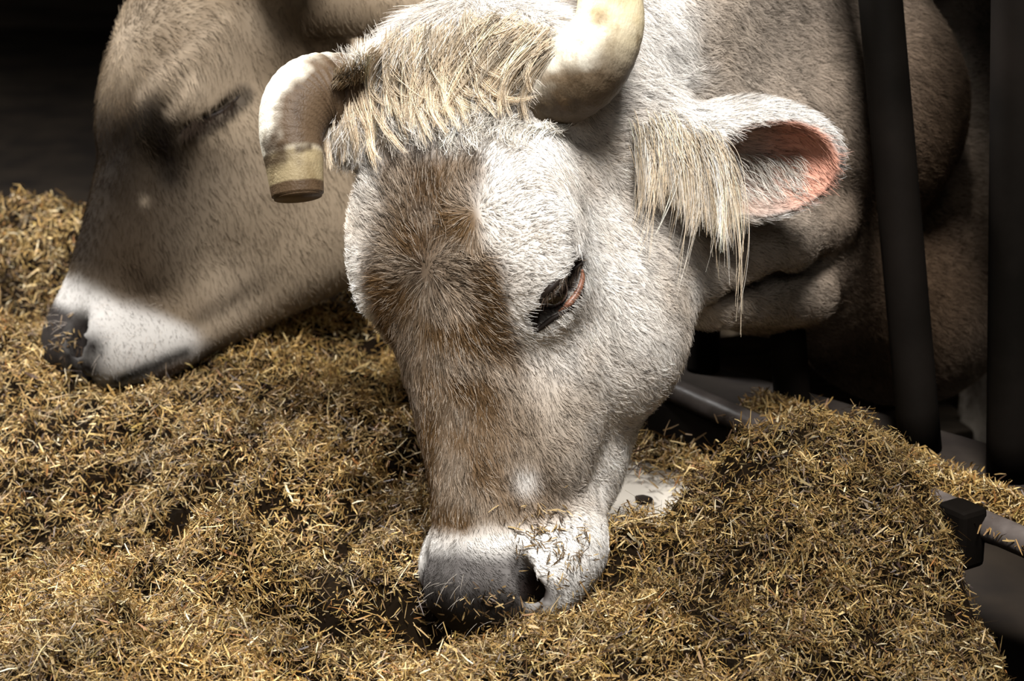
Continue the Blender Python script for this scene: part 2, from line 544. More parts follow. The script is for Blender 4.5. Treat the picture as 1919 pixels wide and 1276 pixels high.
EAR_C = P(1395, 300, 2.115)
EAR_X = unit(P(1570, 285, 2.12) - P(1200, 290, 2.10))
EAR_Z = unit(-FWD - .25 * UP - .15 * RIGHT); EAR_Z = unit(EAR_Z - EAR_X * (EAR_Z @ EAR_X))
EAR_Y = np.cross(EAR_Z, EAR_X)

far = Head(P(410, -164, 2.50), 68, -22.5, 0, 1.01)

def far_body():
    h = 0.006
    xs = graded(-0.75, 2.6, -0.60, -0.05, h)
    ys = graded(2.0, 5.2, 2.30, 2.80, h)
    zs = graded(-0.32, 1.35, -0.02, 0.62, h)
    fd = Field(xs, ys, zs)
    fd.cone(P(560, -60, 2.75), P(1000, -200, 3.2), .11, .16, .05)
    fd.cone(P(640, 160, 2.74), P(1000, 60, 3.2), .12, .17, .05)
    fd.cone(P(690, 330, 2.74), P(1000, 300, 3.2), .09, .10, .05)
    B = np.array([0.60, 0.80, 0.0]); S = np.array([-0.80, 0.60, 0.0])
    sh = np.array([0.50, 3.52, 0.52]); rump = sh + B * 1.1 + np.array([0, 0, .06])
    fd.cone(P(1000, 60, 3.2), sh, .17, .28, .06)
    fd.cone(sh, rump, .29, .32, .08)
    fd.cone(sh + np.array([-.15, -.05, .2]), rump + np.array([0, 0, .25]), .16, .20, .08)
    for sg in (-1, 1):
        el = sh + S * 0.16 * sg - np.array([0, 0, .12]); kn = el.copy(); kn[2] = .06; ft = kn.copy(); ft[2] = -.18
        fd.cone(el, kn, .11, .05, .05); fd.cone(kn, ft, .045, .038, .02); fd.cone(ft, ft - np.array([0, 0, .05]) - B * .02, .042, .055, .02)
        hp = rump + S * .19 * sg; hk = hp + B * .15; hk[2] = .2; hf = hk - B * .05; hf[2] = -.18; k2 = hp - B * .1 - np.array([0, 0, .2])
        fd.cone(hp, k2, .18, .12, .06); fd.cone(k2, hk, .1, .05, .04); fd.cone(hk, hf, .045, .04, .02); fd.cone(hf, hf - np.array([0, 0, .05]) - B * .02, .042, .055, .02)
    tl = rump + B * .3 + np.array([0, 0, .2])
    fd.cone(tl, tl + B * .1 - np.array([0, 0, .55]), .035, .022, .04)
    far.skull(fd, 0.005, ((.224, .1074, -.0292), (.172, .1005, -.066)))
    fd.cone(P(345, 622, 2.50), P(620, 440, 2.55), .020, .056, .05)
    fd.ell(far.w(.13, 0, .010), far.R, (.12, .07, .035), .04)
    for sg in (1, -1):
        b = far.w(.055, .10 * sg, -.11); e = far.w(.02, .20 * sg, -.20)
        fd.cone(b, e, .030, .024, .03)
        ax = unit(e - b); az = unit(far.vec((0.5, 0.3 * sg, 0.8))); az = unit(az - ax * (az @ ax))
        fd.ell(e + ax * .04, np.stack([ax, np.cross(az, ax), az]), (.085, .05, .016), .012)
    return fd.mesh()

# ---- colour of the coats, as functions of head coordinates
CREAM = np.array([.76, .725, .675]); WHITE = np.array([.72, .69, .645]); BROWN = np.array([.150, .090, .043])
DARKBROWN = np.array([.085, .054, .032]); TAN = np.array([.52, .435, .345]); GREY = np.array([.40, .345, .285])

def mix(a, b, t):
    t = np.asarray(t)[..., None] if np.ndim(t) else t
    return a * (1 - t) + b * t

def near_masks(p):
    q = near.loc(p); l, s, u = q[:, 0], q[:, 1], q[:, 2]
    e = (p - EAR_C) @ np.stack([EAR_X, EAR_Y, EAR_Z]).T
    ear = ((np.abs(e[:, 0]) < .13) & (np.abs(e[:, 1]) < .075) & (np.abs(e[:, 2]) < .06)).astype(float)
    ci = e - np.array([.024, -.006, .030])
    k = np.linalg.norm(ci / np.array([.060, .042, .046]), axis=1)
    inner = ear * (1 - sstep(1.02, 1.12, k))
    head = sstep(-.30, -.24, u) * (1 - ear) * (l < .56)
    return l, s, u, e, ear, inner, head

NEAR_BLOBS = []; FAR_BLOBS = []
def blobs(c, p, lst):
    for q, rad, col, w in lst:
        c = mix(c, np.array(col), np.exp(-(np.linalg.norm(p - q, axis=1) / rad) ** 2) * w)
    return c

def near_color(p):
    l, s, u, e, ear, inner, head = near_masks(p)
    n1 = noise(p, 14, 3); n2 = noise(p, 45, 4)
    neck_c = mix(np.tile(GREY, (len(p), 1)), TAN, np.clip(.45 + .5 * n1, 0, 1))
    c = mix(np.tile(CREAM, (len(p), 1)), TAN, np.clip(.30 + .55 * n1 + .25 * n2, 0, .8))
    # neck behind the jaw
    back = sstep(-.20, -.27, u) + sstep(.13, .22, s) * (1 - ear) * (l < .4)
    c = mix(c, neck_c, np.clip(back, 0, 1))
    # tan side of the nose
    t = sstep(.27, .31, l) * (1 - sstep(.385, .42, l)) * sstep(-.11, -.05, u)
    c = mix(c, TAN * .9, t * .7)
    # brown blaze from the forehead down the nose
    w = np.interp(l, [.07, .10, .14, .20, .25, .30, .36, .40], [.030, .050, .055, .074, .070, .066, .074, .062])
    b = (1 - sstep(w - .010, w + .012, np.abs(s) + .008 * n2)) * sstep(.07, .115, l) * (1 - sstep(.404, .428, l + .006 * n2)) * sstep(-.105, -.060, u)
    bb = mix(np.tile(BROWN, (len(p), 1)), TAN * .8, np.clip(.18 + .5 * n2 + .12 * sstep(.30, .40, l), 0, .45))
    dk = (1 - sstep(.004, .028, np.abs(s))) * sstep(.08, .11, l) * (1 - sstep(.18, .24, l))
    bb = mix(bb, DARKBROWN, dk * .6)
    c = mix(c, bb, b)
    c = mix(c, WHITE, np.exp(-(np.linalg.norm(p - P(640, 240, 2.06), axis=1) / .045) ** 2) * .8)
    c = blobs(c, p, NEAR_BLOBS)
    # white muzzle band, dark nose pad
    m = sstep(.402, .430, l + .006 * n2 + .15 * np.clip(s - .02, 0, .05)) * head
    c = mix(c, WHITE, m * .9)
    pad = sstep(.417, .438, l - .10 * np.abs(s) + .004 * n2) * (1 - sstep(.050, .064, np.abs(s))) * sstep(-.085, -.06, u)
    c = mix(c, np.array([.095, .085, .08]), pad * .95)
    c = mix(c, np.array([.018, .015, .013]), pad * sstep(.444, .474, l + .004 * n2))  # black towards the bottom: dark skin, with shade put into the colour
    # rim round the eye
    ea = np.array([.2390, .0925, -.0040]); eb = np.array([.1975, .1150, -.0315]); X = np.stack([l, s, u], 1)
    tt = np.clip(((X - ea) @ (eb - ea)) / ((eb - ea) @ (eb - ea)), 0, 1); de = np.linalg.norm(X - ea - tt[:, None] * (eb - ea), axis=1)
    c = mix(c, WHITE, (1 - sstep(.016, .032, de)) * .7)
    c = mix(c, np.array([.03, .02, .016]), 1 - sstep(.0088, .0120, de))
    dn = np.sqrt((l - .462) ** 2 + (np.abs(s) - .056) ** 2 + (u + .036) ** 2)
    c = mix(c, np.array([.02, .012, .010]), (1 - sstep(.013, .022, dn)) * head)
    # ear
    c = mix(c, WHITE * .93, ear * sstep(-.02, .02, e[:, 0]))
    pink = inner * sstep(-.01, .05, e[:, 0] + .6 * e[:, 1])
    c = mix(c, np.array([.34, .22, .165]), inner * .8)
    c = mix(c, np.array([.62, .31, .22]), pink * sstep(.0, .04, e[:, 0]) * .9)
    return np.clip(c, .01, .95)

def far_color(p):
    q = far.loc(p); l, s, u = q[:, 0], q[:, 1], q[:, 2]
    n1 = noise(p, 12, 13); n2 = noise(p, 50, 14)
    base = np.array([.120, .088, .056]); dark = np.array([.018, .012, .0075]); pale = np.array([.25, .195, .135])
    c = mix(np.tile(base, (len(p), 1)), pale, np.clip(.15 + .5 * n1 + .3 * n2, 0, .7))
    c = mix(c, dark, np.clip((sstep(.19, .26, l) * (1 - sstep(.37, .42, l)) * sstep(-.115, -.055, u)) * .97 + .06 * n2, 0, .97))
    c = mix(c, dark * .6, (1 - sstep(.4, 1.2, np.sqrt(((l - .235) / .05) ** 2 + ((u + .005) / .03) ** 2 + ((s - .06) / .04) ** 2))) * .75)
    c = mix(c, pale * 1.1, (1 - sstep(.5, 1.1, np.sqrt(((l - .185) / .05) ** 2 + ((u + .06) / .05) ** 2 + ((s - .10) / .05) ** 2))) * .8)
    c = mix(c, pale, (1 - sstep(.03, .09, l)) * .8 * sstep(-.06, .0, u))
    e1 = far.loc(P(345, 248, 2.45)); e2 = far.loc(P(448, 178, 2.45)); dv = (e2 - e1)[[0, 1]]
    tt = np.clip(((l - e1[0]) * (e2 - e1)[0] + (u - e1[2]) * (e2 - e1)[2]) / ((e2 - e1)[0] ** 2 + (e2 - e1)[2] ** 2), 0, 1)
    de = np.hypot(l - e1[0] - tt * (e2 - e1)[0], u - e1[2] - tt * (e2 - e1)[2])
    c = mix(c, np.array([.006, .004, .003]), (1 - sstep(.007, .016, de)) * (s > .03) * .95)
    band = sstep(.392, .412, l + .45 * np.minimum(u + .05, 0) * 0 + .004 * n2) * sstep(-.16, -.12, u)
    c = mix(c, WHITE * .70, band * .95)
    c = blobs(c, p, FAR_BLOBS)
    pad = sstep(.425, .440, l) * (1 - sstep(.040, .056, np.abs(s))) * sstep(-.075, -.055, u)
    c = mix(c, np.array([.022, .018, .016]), pad)
    low = sstep(-.15, -.19, u) * (l > .1)
    c = mix(c, pale, low * .8)
    return np.clip(c, .003, .95)

def mesh_normals(V, Q):
    n = np.cross(V[Q[:, 2]] - V[Q[:, 0]], V[Q[:, 3]] - V[Q[:, 1]])
    vn = np.zeros_like(V)
    for k in range(4): np.add.at(vn, Q[:, k], n)
    return unit(vn)

def hair_curves(name, pts, radius, tint, mat, parent):
    """pts (n,k,3) -> one hair curves object"""
    n, k = pts.shape[:2]
    d = bpy.data.hair_curves.new(name)
    d.add_curves([k] * n)
    d.attributes['position'].data.foreach_set('vector', pts.astype(np.float32).ravel())
    a = d.attributes.new('radius', 'FLOAT', 'POINT'); a.data.foreach_set('value', radius.astype(np.float32).ravel())
    a = d.attributes.new('tint', 'FLOAT_COLOR', 'CURVE')
    c = np.ones((n, 4), np.float32); c[:, :3] = tint; a.data.foreach_set('color', c.ravel())
    o = bpy.data.objects.new(name, d); COL.objects.link(o)
    d.materials.append(mat)
    if parent is not None: reparent(o, parent)
    return tag(o, kind='stuff')

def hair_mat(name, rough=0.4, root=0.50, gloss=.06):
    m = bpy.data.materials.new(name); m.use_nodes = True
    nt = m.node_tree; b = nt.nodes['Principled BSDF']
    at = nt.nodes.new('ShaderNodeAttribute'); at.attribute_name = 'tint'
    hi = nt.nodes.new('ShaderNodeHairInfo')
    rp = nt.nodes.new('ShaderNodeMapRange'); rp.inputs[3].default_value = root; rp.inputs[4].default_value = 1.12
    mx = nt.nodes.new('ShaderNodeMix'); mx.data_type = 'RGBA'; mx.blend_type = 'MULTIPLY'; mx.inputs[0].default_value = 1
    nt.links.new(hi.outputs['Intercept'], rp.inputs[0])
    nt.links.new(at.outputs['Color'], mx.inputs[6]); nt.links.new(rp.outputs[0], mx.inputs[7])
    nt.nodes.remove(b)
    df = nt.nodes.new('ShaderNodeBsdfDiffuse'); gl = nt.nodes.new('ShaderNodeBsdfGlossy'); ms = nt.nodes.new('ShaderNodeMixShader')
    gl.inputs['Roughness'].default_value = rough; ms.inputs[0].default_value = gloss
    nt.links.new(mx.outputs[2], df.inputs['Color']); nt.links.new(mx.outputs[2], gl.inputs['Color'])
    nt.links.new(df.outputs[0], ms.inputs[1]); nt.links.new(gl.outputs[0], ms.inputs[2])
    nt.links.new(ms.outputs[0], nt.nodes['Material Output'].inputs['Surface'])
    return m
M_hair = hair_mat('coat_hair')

def sample_roots(V, Q, vn, dens, n):
    """n random points on the quad mesh, weighted by area times vertex density"""
    T = np.concatenate([Q[:, [0, 1, 2]], Q[:, [0, 2, 3]]])
    ar = np.linalg.norm(np.cross(V[T[:, 1]] - V[T[:, 0]], V[T[:, 2]] - V[T[:, 0]]), axis=1) / 2
    w = ar * dens[T].mean(1); cw = np.cumsum(w); cw /= cw[-1]
    i = np.searchsorted(cw, rng.random(n)); t = T[np.minimum(i, len(T) - 1)]
    a = rng.random((n, 2)); f = a.sum(1) > 1; a[f] = 1 - a[f]
    bc = np.stack([1 - a.sum(1), a[:, 0], a[:, 1]], 1)[..., None]
    return (V[t] * bc).sum(1), unit((vn[t] * bc).sum(1))

def view_density(V, vn):
    px, py, d = proj(V)
    inside = (px > -250) & (px < 2170) & (py > -250) & (py < 1500)
    facing = np.einsum('ij,ij->i', vn, unit(CAM - V))
    return np.where(inside, 1, .02) * np.where(facing > -.25, 1.0, .25)

def grow(p, n, flow, length, lift, bend=0.6, k=4, jitter=.35, seed=0):
    """hair points that leave the skin at p along flow, lifted off by lift and laid down towards the tip"""
    f = flow - n * np.einsum('ij,ij->i', flow, n)[:, None]
    f = unit(f)
    side = np.cross(n, f)
    a = jitter * (noise(p, 70, seed) * .8 + noise(p, 170, seed + 1) * .7 + rng.normal(0, .22, len(p)))
    f = f * np.cos(a)[:, None] + side * np.sin(a)[:, None]
    curl = rng.normal(0, .25, len(p)) + noise(p, 60, seed + 5) * .5
    side = np.cross(n, f)
    out = [p - n * .0008]
    cur = p
    for j in range(1, k):
        t = j / (k - 1)
        e = lift * (1 - bend * t)
        d = unit(f * np.cos(e)[:, None] + n * np.sin(e)[:, None] + side * (curl * t)[:, None])
        cur = cur + d * (length / (k - 1))[:, None]
        out.append(cur)
    return np.stack(out, 1)

def taper(n, k, r):
    t = np.linspace(0, 1, k)
    return np.asarray(r)[:, None] * (1 - .75 * t ** 1.5)[None, :]

# ------------------------------------------------------------------ build the front cow
V, Q = near_body(); VN = mesh_normals(V, Q)
near_cow = tag(empty('cow', (0.78, 2.78, -0.22)), 'cream horned cow with brown forehead, eating from the feed with lowered head', 'cow')
BVH = BVHTree.FromPolygons(V.tolist(), Q.tolist())

def on_near(px, py, lift=0.0, depth=None):
    d = ((px - 959.5) / F * RIGHT - (py - 638) / F * UP + FWD)
    h = BVH.ray_cast(Vector(CAM), Vector(unit(d)))
    if h[0] is None:
        return (P(px, py, depth), -FWD) if depth else (None, None)
    return np.array(h[0]) + np.array(h[1]) * lift, np.array(h[1])

CHEST_SHADE = np.array([.10, .062, .036])  # brown coat behind the bars, darkened to carry the shade there
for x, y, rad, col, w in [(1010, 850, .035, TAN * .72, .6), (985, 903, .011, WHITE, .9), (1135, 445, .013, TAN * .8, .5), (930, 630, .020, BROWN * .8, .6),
                          (1080, 790, .03, TAN * .85, .4), (945, 705, .010, TAN, .7), (1640, 700, .13, CHEST_SHADE, .85), (1720, 560, .16, CHEST_SHADE, .85), (1800, 200, .25, CHEST_SHADE * .9, .8),
                          (1740, 360, .2, CHEST_SHADE, .8), (783, 497, .007, DARKBROWN * .7, .95), (1460, 520, .03, GREY * .8, .5), (1130, 900, .04, WHITE, .6), (1180, 560, .05, CREAM * 1.08, .5)]:
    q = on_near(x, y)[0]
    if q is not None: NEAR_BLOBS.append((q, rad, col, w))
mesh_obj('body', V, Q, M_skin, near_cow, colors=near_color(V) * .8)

def near_flow(p, n):
    l, s, u, e, ear, inner, head = near_masks(p)
    A = np.zeros((len(p), 3))
    # forehead whorl
    wl = .195
    rl, rs = l - wl, s
    rr = np.sqrt(rl ** 2 + rs ** 2) + 1e-6
    rad = np.stack([rl / rr, 1.0 * rs / rr, 0 * l], 1)
    down = np.stack([np.ones_like(l), .35 * np.sign(s) * sstep(.0, .05, np.abs(s)), -.1 * np.ones_like(l)], 1)
    cheek = np.stack([.55 + 0 * l, .15 * np.sign(s), -.85 + 0 * l], 1)
    front = sstep(-.060, -.015, u)
    up = np.stack([-.9 + 0 * l, .35 * np.sign(s), 0 * l], 1)
    wh = (1 - sstep(.10, .17, rr))
    fr = mix(down, rad, wh)
    fr = mix(fr, down, sstep(.10, .05, l))
    A = mix(cheek, fr, front)
    # small second whorl above the eye
    r2l, r2s, r2u = l - .150, s - .052, u - .02
    r2 = np.sqrt(r2l ** 2 + r2s ** 2 + r2u ** 2) + 1e-6
    A = mix(A, np.stack([r2l / r2, r2s / r2, r2u / r2], 1), (1 - sstep(.018, .045, r2)))
    # muzzle: forward then sideways
    A = mix(A, np.stack([.5 + 0 * l, .5 * np.sign(s), -.5 + 0 * l], 1), sstep(.40, .43, l))
    W = near.vec(A)
    neckdir = unit(BACK + np.array([0, 0, -.55]))
    back = np.clip(sstep(-.20, -.27, u) + sstep(.13, .2, s) * (1 - ear) * (l < .4), 0, 1)
    W = mix(W, neckdir, back)
    eardir = EAR_X[None] * 1.0 + EAR_Y[None] * (-.25 + 3.0 * e[:, 1:2])
    W = mix(W, unit(eardir), ear)
    return unit(W)

def near_fur(n):
    dens = view_density(V, VN)
    hp = catmull([P(1015, 160, 2.01), P(1060, 145, 1.99), P(1100, 118, 1.98)], 8)
    dens = dens * (np.min(np.linalg.norm(V[:, None] - hp[None], axis=2), axis=1) > .040)
    l, s, u, e, ear, inner, head = near_masks(V)
    dens = dens * (1 - .5 * inner)
    ea = np.array([.2390, .0925, -.0040]); eb = np.array([.1975, .1150, -.0315]); X = np.stack([l, s, u], 1)
    tt = np.clip(((X - ea) @ (eb - ea)) / ((eb - ea) @ (eb - ea)), 0, 1); de = np.linalg.norm(X - ea - tt[:, None] * (eb - ea), axis=1)
    dens = dens * sstep(.0065, .0100, de)
    pad = sstep(.455, .475, l) * (1 - sstep(.05, .065, np.abs(s))) * sstep(-.085, -.06, u)
    nos = 1 - sstep(.013, .02, np.sqrt((l - .465) ** 2 + (np.abs(s) - .056) ** 2 + (u + .036) ** 2))
    dens = dens * (1 - .97 * pad) * (1 - nos)
    p, nn = sample_roots(V, Q, VN, dens, n)
    l, s, u, e, ear, inner, head = near_masks(p)
    ln = .0075 + .004 * sstep(-.04, .0, u) * (1 - sstep(.045, .075, np.abs(s))) * (1 - sstep(.25, .33, l)) + .012 * sstep(.09, .03, l) * sstep(-.14, -.05, u)
    ln = ln * np.where(l > .40, .55, 1) + ear * .004 - inner * .002
    ln = ln + .010 * np.exp(-(np.linalg.norm(p - P(640, 240, 2.06), axis=1) / .04) ** 2)
    ln = ln * (1 + .35 * rng.normal(0, 1, n).clip(-1.5, 1.8))
    lift = .26 + .25 * sstep(.09, .03, l) + .10 * rng.normal(0, 1, n) + .15 * noise(p, 40, 22)
    pts = grow(p, nn, near_flow(p, nn), np.maximum(ln, .002), lift, k=4, seed=31)
    c = near_color(p)
    v = 1 + .36 * noise(p, 130, 41) + .22 * noise(p, 45, 42) + rng.normal(0, .17, n)
    dk = rng.random(n) < .15
    c = c * np.where(dk, v * .42, v)[:, None]
    br = sstep(.34, .22, c[:, 1]) * head * (l < .41); t = rng.random(n)
    c = mix(c, c * .50, br * (t < .30)); c = mix(c, TAN * .95, br * (t > .80) * .75)
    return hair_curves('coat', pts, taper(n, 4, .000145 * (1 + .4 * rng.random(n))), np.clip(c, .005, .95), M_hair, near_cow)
near_fur(430000)
print('near fur', time.time() - T0)

# ------------------------------------------------------------------ far cow
V2, Q2 = far_body(); VN2 = mesh_normals(V2, Q2)
far_cow = tag(empty('cow', (0.50, 3.52, -0.22)), 'grey-brown cow with white muzzle band and closed eye, behind the horned cow', 'cow')
BVH2 = BVHTree.FromPolygons(V2.tolist(), Q2.tolist())

def on_far(px, py, lift=0.0, depth=None):
    d = ((px - 959.5) / F * RIGHT - (py - 638) / F * UP + FWD)
    h = BVH2.ray_cast(Vector(CAM), Vector(unit(d)))
    if h[0] is None:
        return (P(px, py, depth), -FWD) if depth else (None, None)
    return np.array(h[0]) + np.array(h[1]) * lift, np.array(h[1])

FD = np.array([.0065, .0045, .0028]); FP = np.array([.27, .215, .155])
for x, y, rad, col, w in [(285, 225, .036, FD, .97), (290, 290, .040, FD * 1.5, .95), (225, 330, .060, FD * .8, 1.0), (175, 440, .055, FD * 1.6, .97), (290, 430, .06, FD * 4, .9), (345, 330, .035, FD * 6, .75), (250, 500, .04, FD * 7, .75),
                          (365, 165, .022, FP, .8), (430, 110, .035, FP, .6), (580, 60, .05, FD * 5, .7), (480, 40, .03, FP * .8, .5), (240, 60, .03, FP, .5), (450, 330, .06, FP * .72, .5),  # the dark blob high on the neck carries the ear's shadow
                          (480, 560, .05, FP * .9, .7), (400, 470, .04, FP * .8, .4), (270, 375, .005, FP, .5), (620, 420, .03, FD * 5, .5)]:
    q = on_far(x, y)[0]
    if q is not None: FAR_BLOBS.append((q, rad, col, w))
def far_chain(a, b, n, rad, col, w):
    for t in np.linspace(0, 1, n):
        q = on_far(a[0] + (b[0] - a[0]) * t, a[1] + (b[1] - a[1]) * t)[0]
        if q is not None: FAR_BLOBS.append((q, rad, np.array(col), w))
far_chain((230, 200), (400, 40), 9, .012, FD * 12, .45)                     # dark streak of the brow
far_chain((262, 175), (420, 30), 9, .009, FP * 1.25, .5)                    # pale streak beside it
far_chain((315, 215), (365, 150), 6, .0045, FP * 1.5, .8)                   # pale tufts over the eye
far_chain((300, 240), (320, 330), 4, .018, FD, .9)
far_chain((375, 600), (640, 448), 16, .011, FD * 5, .60)                    # shadow of the jaw crease, put into the colour
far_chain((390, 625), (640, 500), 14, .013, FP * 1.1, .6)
far_chain((215, 716), (350, 660), 14, .0075, FD, .75)                       # line of the mouth, shade of its gap put into the colour
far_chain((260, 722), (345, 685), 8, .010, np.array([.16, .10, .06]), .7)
for x, y, rad in [(160, 612, .018), (112, 622, .020), (130, 668, .022), (172, 650, .014), (165, 690, .016), (95, 650, .016), (140, 700, .014)]:
    q = on_far(x, y)[0]
    if q is not None: FAR_BLOBS.append((q, rad, np.array([.008, .006, .005]), 1.0))
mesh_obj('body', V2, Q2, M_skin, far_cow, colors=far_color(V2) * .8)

def far_fur(n):
    dens = view_density(V2, VN2)
    q = far.loc(V2); l, s, u = q[:, 0], q[:, 1], q[:, 2]
    pad = sstep(.430, .445, l) * (1 - sstep(.040, .056, np.abs(s))) * sstep(-.075, -.055, u)
    dens = dens * (1 - .97 * pad)
    p, nn = sample_roots(V2, Q2, VN2, dens, n)
    q = far.loc(p); l, s, u = q[:, 0], q[:, 1], q[:, 2]
    rl, rs = l - .16, s - .01
    rr = np.sqrt(rl ** 2 + rs ** 2) + 1e-6
    rad = np.stack([rl / rr, rs / rr, 0 * l], 1)
    cheek = np.stack([.6 + 0 * l, .1 * np.sign(s), -.75 + 0 * l], 1)
    A = mix(cheek, mix(np.stack([1 + 0 * l, .3 * np.sign(s), -.1 + 0 * l], 1), rad, 1 - sstep(.1, .2, rr)), sstep(-.05, 0, u))
    W = mix(far.vec(A), np.array([.85, .35, -.4]), sstep(-.22, -.3, u))
    ln = (.0075 + .004 * sstep(-.05, 0, u) * (1 - sstep(.16, .24, l))) * np.where(l > .39, .5, 1) * (1 + .35 * rng.normal(0, 1, n).clip(-1.5, 1.8))
    lift = .35 + .12 * rng.normal(0, 1, n)
    pts = grow(p, nn, unit(W), np.maximum(ln, .002), lift, k=4, seed=61)
    c = far_color(p) * (1 + .28 * noise(p, 90, 71) + .2 * noise(p, 35, 72) + rng.normal(0, .14, n))[:, None]
    fz = sstep(.24, .17, l) * sstep(-.06, -.01, u); t = rng.random(n)
    c = c * (1 + fz * (np.where(t < .35, -.55, 0) + np.where(t > .8, .5, 0)))[:, None]
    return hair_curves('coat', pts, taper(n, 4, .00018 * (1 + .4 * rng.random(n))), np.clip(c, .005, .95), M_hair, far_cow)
far_fur(170000)
print('far fur', time.time() - T0)


# ------------------------------------------------------------------ horns
def horn_mat():
    m = tint_mat('horn', 0.48, 0.14, (60, .25, .004))
    nt = m.node_tree; b = nt.nodes['Principled BSDF']
    at = [x for x in nt.nodes if x.type == 'ATTRIBUTE'][0]
    tc = nt.nodes.new('ShaderNodeTexCoord')
    mp = nt.nodes.new('ShaderNodeMapping'); mp.inputs['Scale'].default_value = (60, 60, 25)
    nz = nt.nodes.new('ShaderNodeTexNoise'); nz.inputs['Scale'].default_value = 1.0; nz.inputs['Detail'].default_value = 8; nz.inputs['Roughness'].default_value = .65
    cr = nt.nodes.new('ShaderNodeValToRGB')
    cr.color_ramp.elements[0].position = .32; cr.color_ramp.elements[0].color = (.30, .22, .12, 1)
    cr.color_ramp.elements[1].position = .50; cr.color_ramp.elements[1].color = (1, 1, 1, 1)
    mx = nt.nodes.new('ShaderNodeMix'); mx.data_type = 'RGBA'; mx.blend_type = 'MULTIPLY'; mx.inputs[0].default_value = .55
    nt.links.new(tc.outputs['Object'], mp.inputs[0]); nt.links.new(mp.outputs[0], nz.inputs['Vector'])
    nt.links.new(nz.outputs['Fac'], cr.inputs[0]); nt.links.new(at.outputs['Color'], mx.inputs[6]); nt.links.new(cr.outputs[0], mx.inputs[7])
    nt.links.new(mx.outputs[2], b.inputs['Base Color'])
    return m
M_horn = horn_mat()

def horn(ctrl, rad, stain, parent, ring_at=None, n=90, sides=40):
    path = catmull(ctrl, n); r = np.interp(np.linspace(0, 1, n), np.linspace(0, 1, len(rad)), rad)
    def wob(t, a):
        w = 1 + .012 * math.sin(t * 150 + 1.5 * math.sin(a)) * (1 - t) + .010 * math.sin(3 * a + 5 * t)
        if ring_at is not None: w -= .07 * math.exp(-((t - ring_at - .01 * math.sin(a)) / .008) ** 2)
        if t > .985: w *= .93
        return w
    v, f = tube(path, r, sides, True, wob)
    t = np.repeat(np.linspace(0, 1, n), sides)
    nrm = unit(v - np.repeat(path, sides, 0))
    return mesh_obj('horn', v, f, M_horn, parent, colors=stain(v, t, nrm))

IVORY = np.array([.52, .485, .40]); HBROWN = np.array([.13, .078, .034]); HDARK = np.array([.035, .022, .012]); HYELLOW = np.array([.50, .40, .22])
def stain_left(v, t, nrm):
    nz = noise(v, 45, 5) * .6 + noise(v, 130, 6) * .4
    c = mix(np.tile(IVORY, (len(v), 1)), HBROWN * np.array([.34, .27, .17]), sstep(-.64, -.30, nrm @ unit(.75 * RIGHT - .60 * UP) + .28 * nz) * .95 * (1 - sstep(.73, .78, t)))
    c = mix(c, HYELLOW * np.array([.36, .33, .26]), sstep(.73, .78, t) * .88)
    c = mix(c, HDARK, sstep(-.05, .35, nz) * sstep(.62, .72, t) * (1 - sstep(.80, .88, t)) * .92)
    c = mix(c, HDARK * 1.8, sstep(.915, .930, t + .008 * nz))
    c = mix(c, HDARK, np.exp(-((t - .20) / .007) ** 2) * .9)
    return c
def stain_right(v, t, nrm):
    nz = noise(v, 40, 7) * .6 + noise(v, 120, 8) * .4
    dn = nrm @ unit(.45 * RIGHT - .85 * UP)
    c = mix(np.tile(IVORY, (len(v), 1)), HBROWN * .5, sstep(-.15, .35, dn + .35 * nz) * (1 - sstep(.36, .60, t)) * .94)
    c = mix(c, HYELLOW * np.array([.75, .72, .6]), sstep(.38, .55, t) * (.60 + .3 * nz))
    c = mix(c, HBROWN, sstep(.35, .6, nz) * .5)
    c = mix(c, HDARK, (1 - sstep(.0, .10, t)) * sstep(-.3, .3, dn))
    return np.clip(c, .01, .9)
horn([P(705, 190, 2.100), P(603, 180, 2.07), P(562, 197, 2.055), P(546, 245, 2.042), P(552, 306, 2.034), P(559, 371, 2.030)],
     [.038, .037, .033, .0275, .0245, .0218], stain_left, near_cow, ring_at=.20, n=180)
RH = [P(985, 165, 2.03), P(1035, 152, 2.00), P(1095, 122, 1.98), P(1136, 60, 1.975), P(1143, -10, 1.985), P(1132, -140, 2.02), P(1100, -280, 2.08)]
horn(RH, [.040, .041, .036, .030, .0265, .021, .005], stain_right, near_cow)
for sg, dd in ((1, 0), (-1, 0)):
    a = [far.w(.03, .075 * sg, -.05), far.w(.025, .14 * sg, -.05), far.w(.0, .20 * sg, -.04), far.w(-.06, .22 * sg, -.02)]
    horn(a, [.03, .028, .022, .006], lambda v, t, n: np.tile(IVORY, (len(v), 1)), far_cow, n=30, sides=20)

# ------------------------------------------------------------------ eyes
M_eye = simple_mat('wet_eye', (.012, .007, .005), .08, .6)
M_lid = simple_mat('dark_lid', (.012, .008, .006), .55, .12)
M_haw = simple_mat('pink_lid', (.15, .065, .038), .4, .25)
M_lash = hair_mat('dark_lash', .4, .9)

def uv_ball(c, r, n=24, m=14, name='eyeball', mat=None, parent=None, sq=None):
    v = []
    for j in range(m + 1):
        th = math.pi * j / m
        for i in range(n):
            ph = 2 * math.pi * i / n
            v.append(np.array([math.sin(th) * math.cos(ph), math.sin(th) * math.sin(ph), math.cos(th)]) * r)
    v = np.array(v)
    if sq is not None: v = (v * sq[1]) @ sq[0]
    f = [(j * n + i, (j + 1) * n + i, (j + 1) * n + (i + 1) % n, j * n + (i + 1) % n) for j in range(m) for i in range(n)]
    return mesh_obj(name, v + c, f, mat, parent)

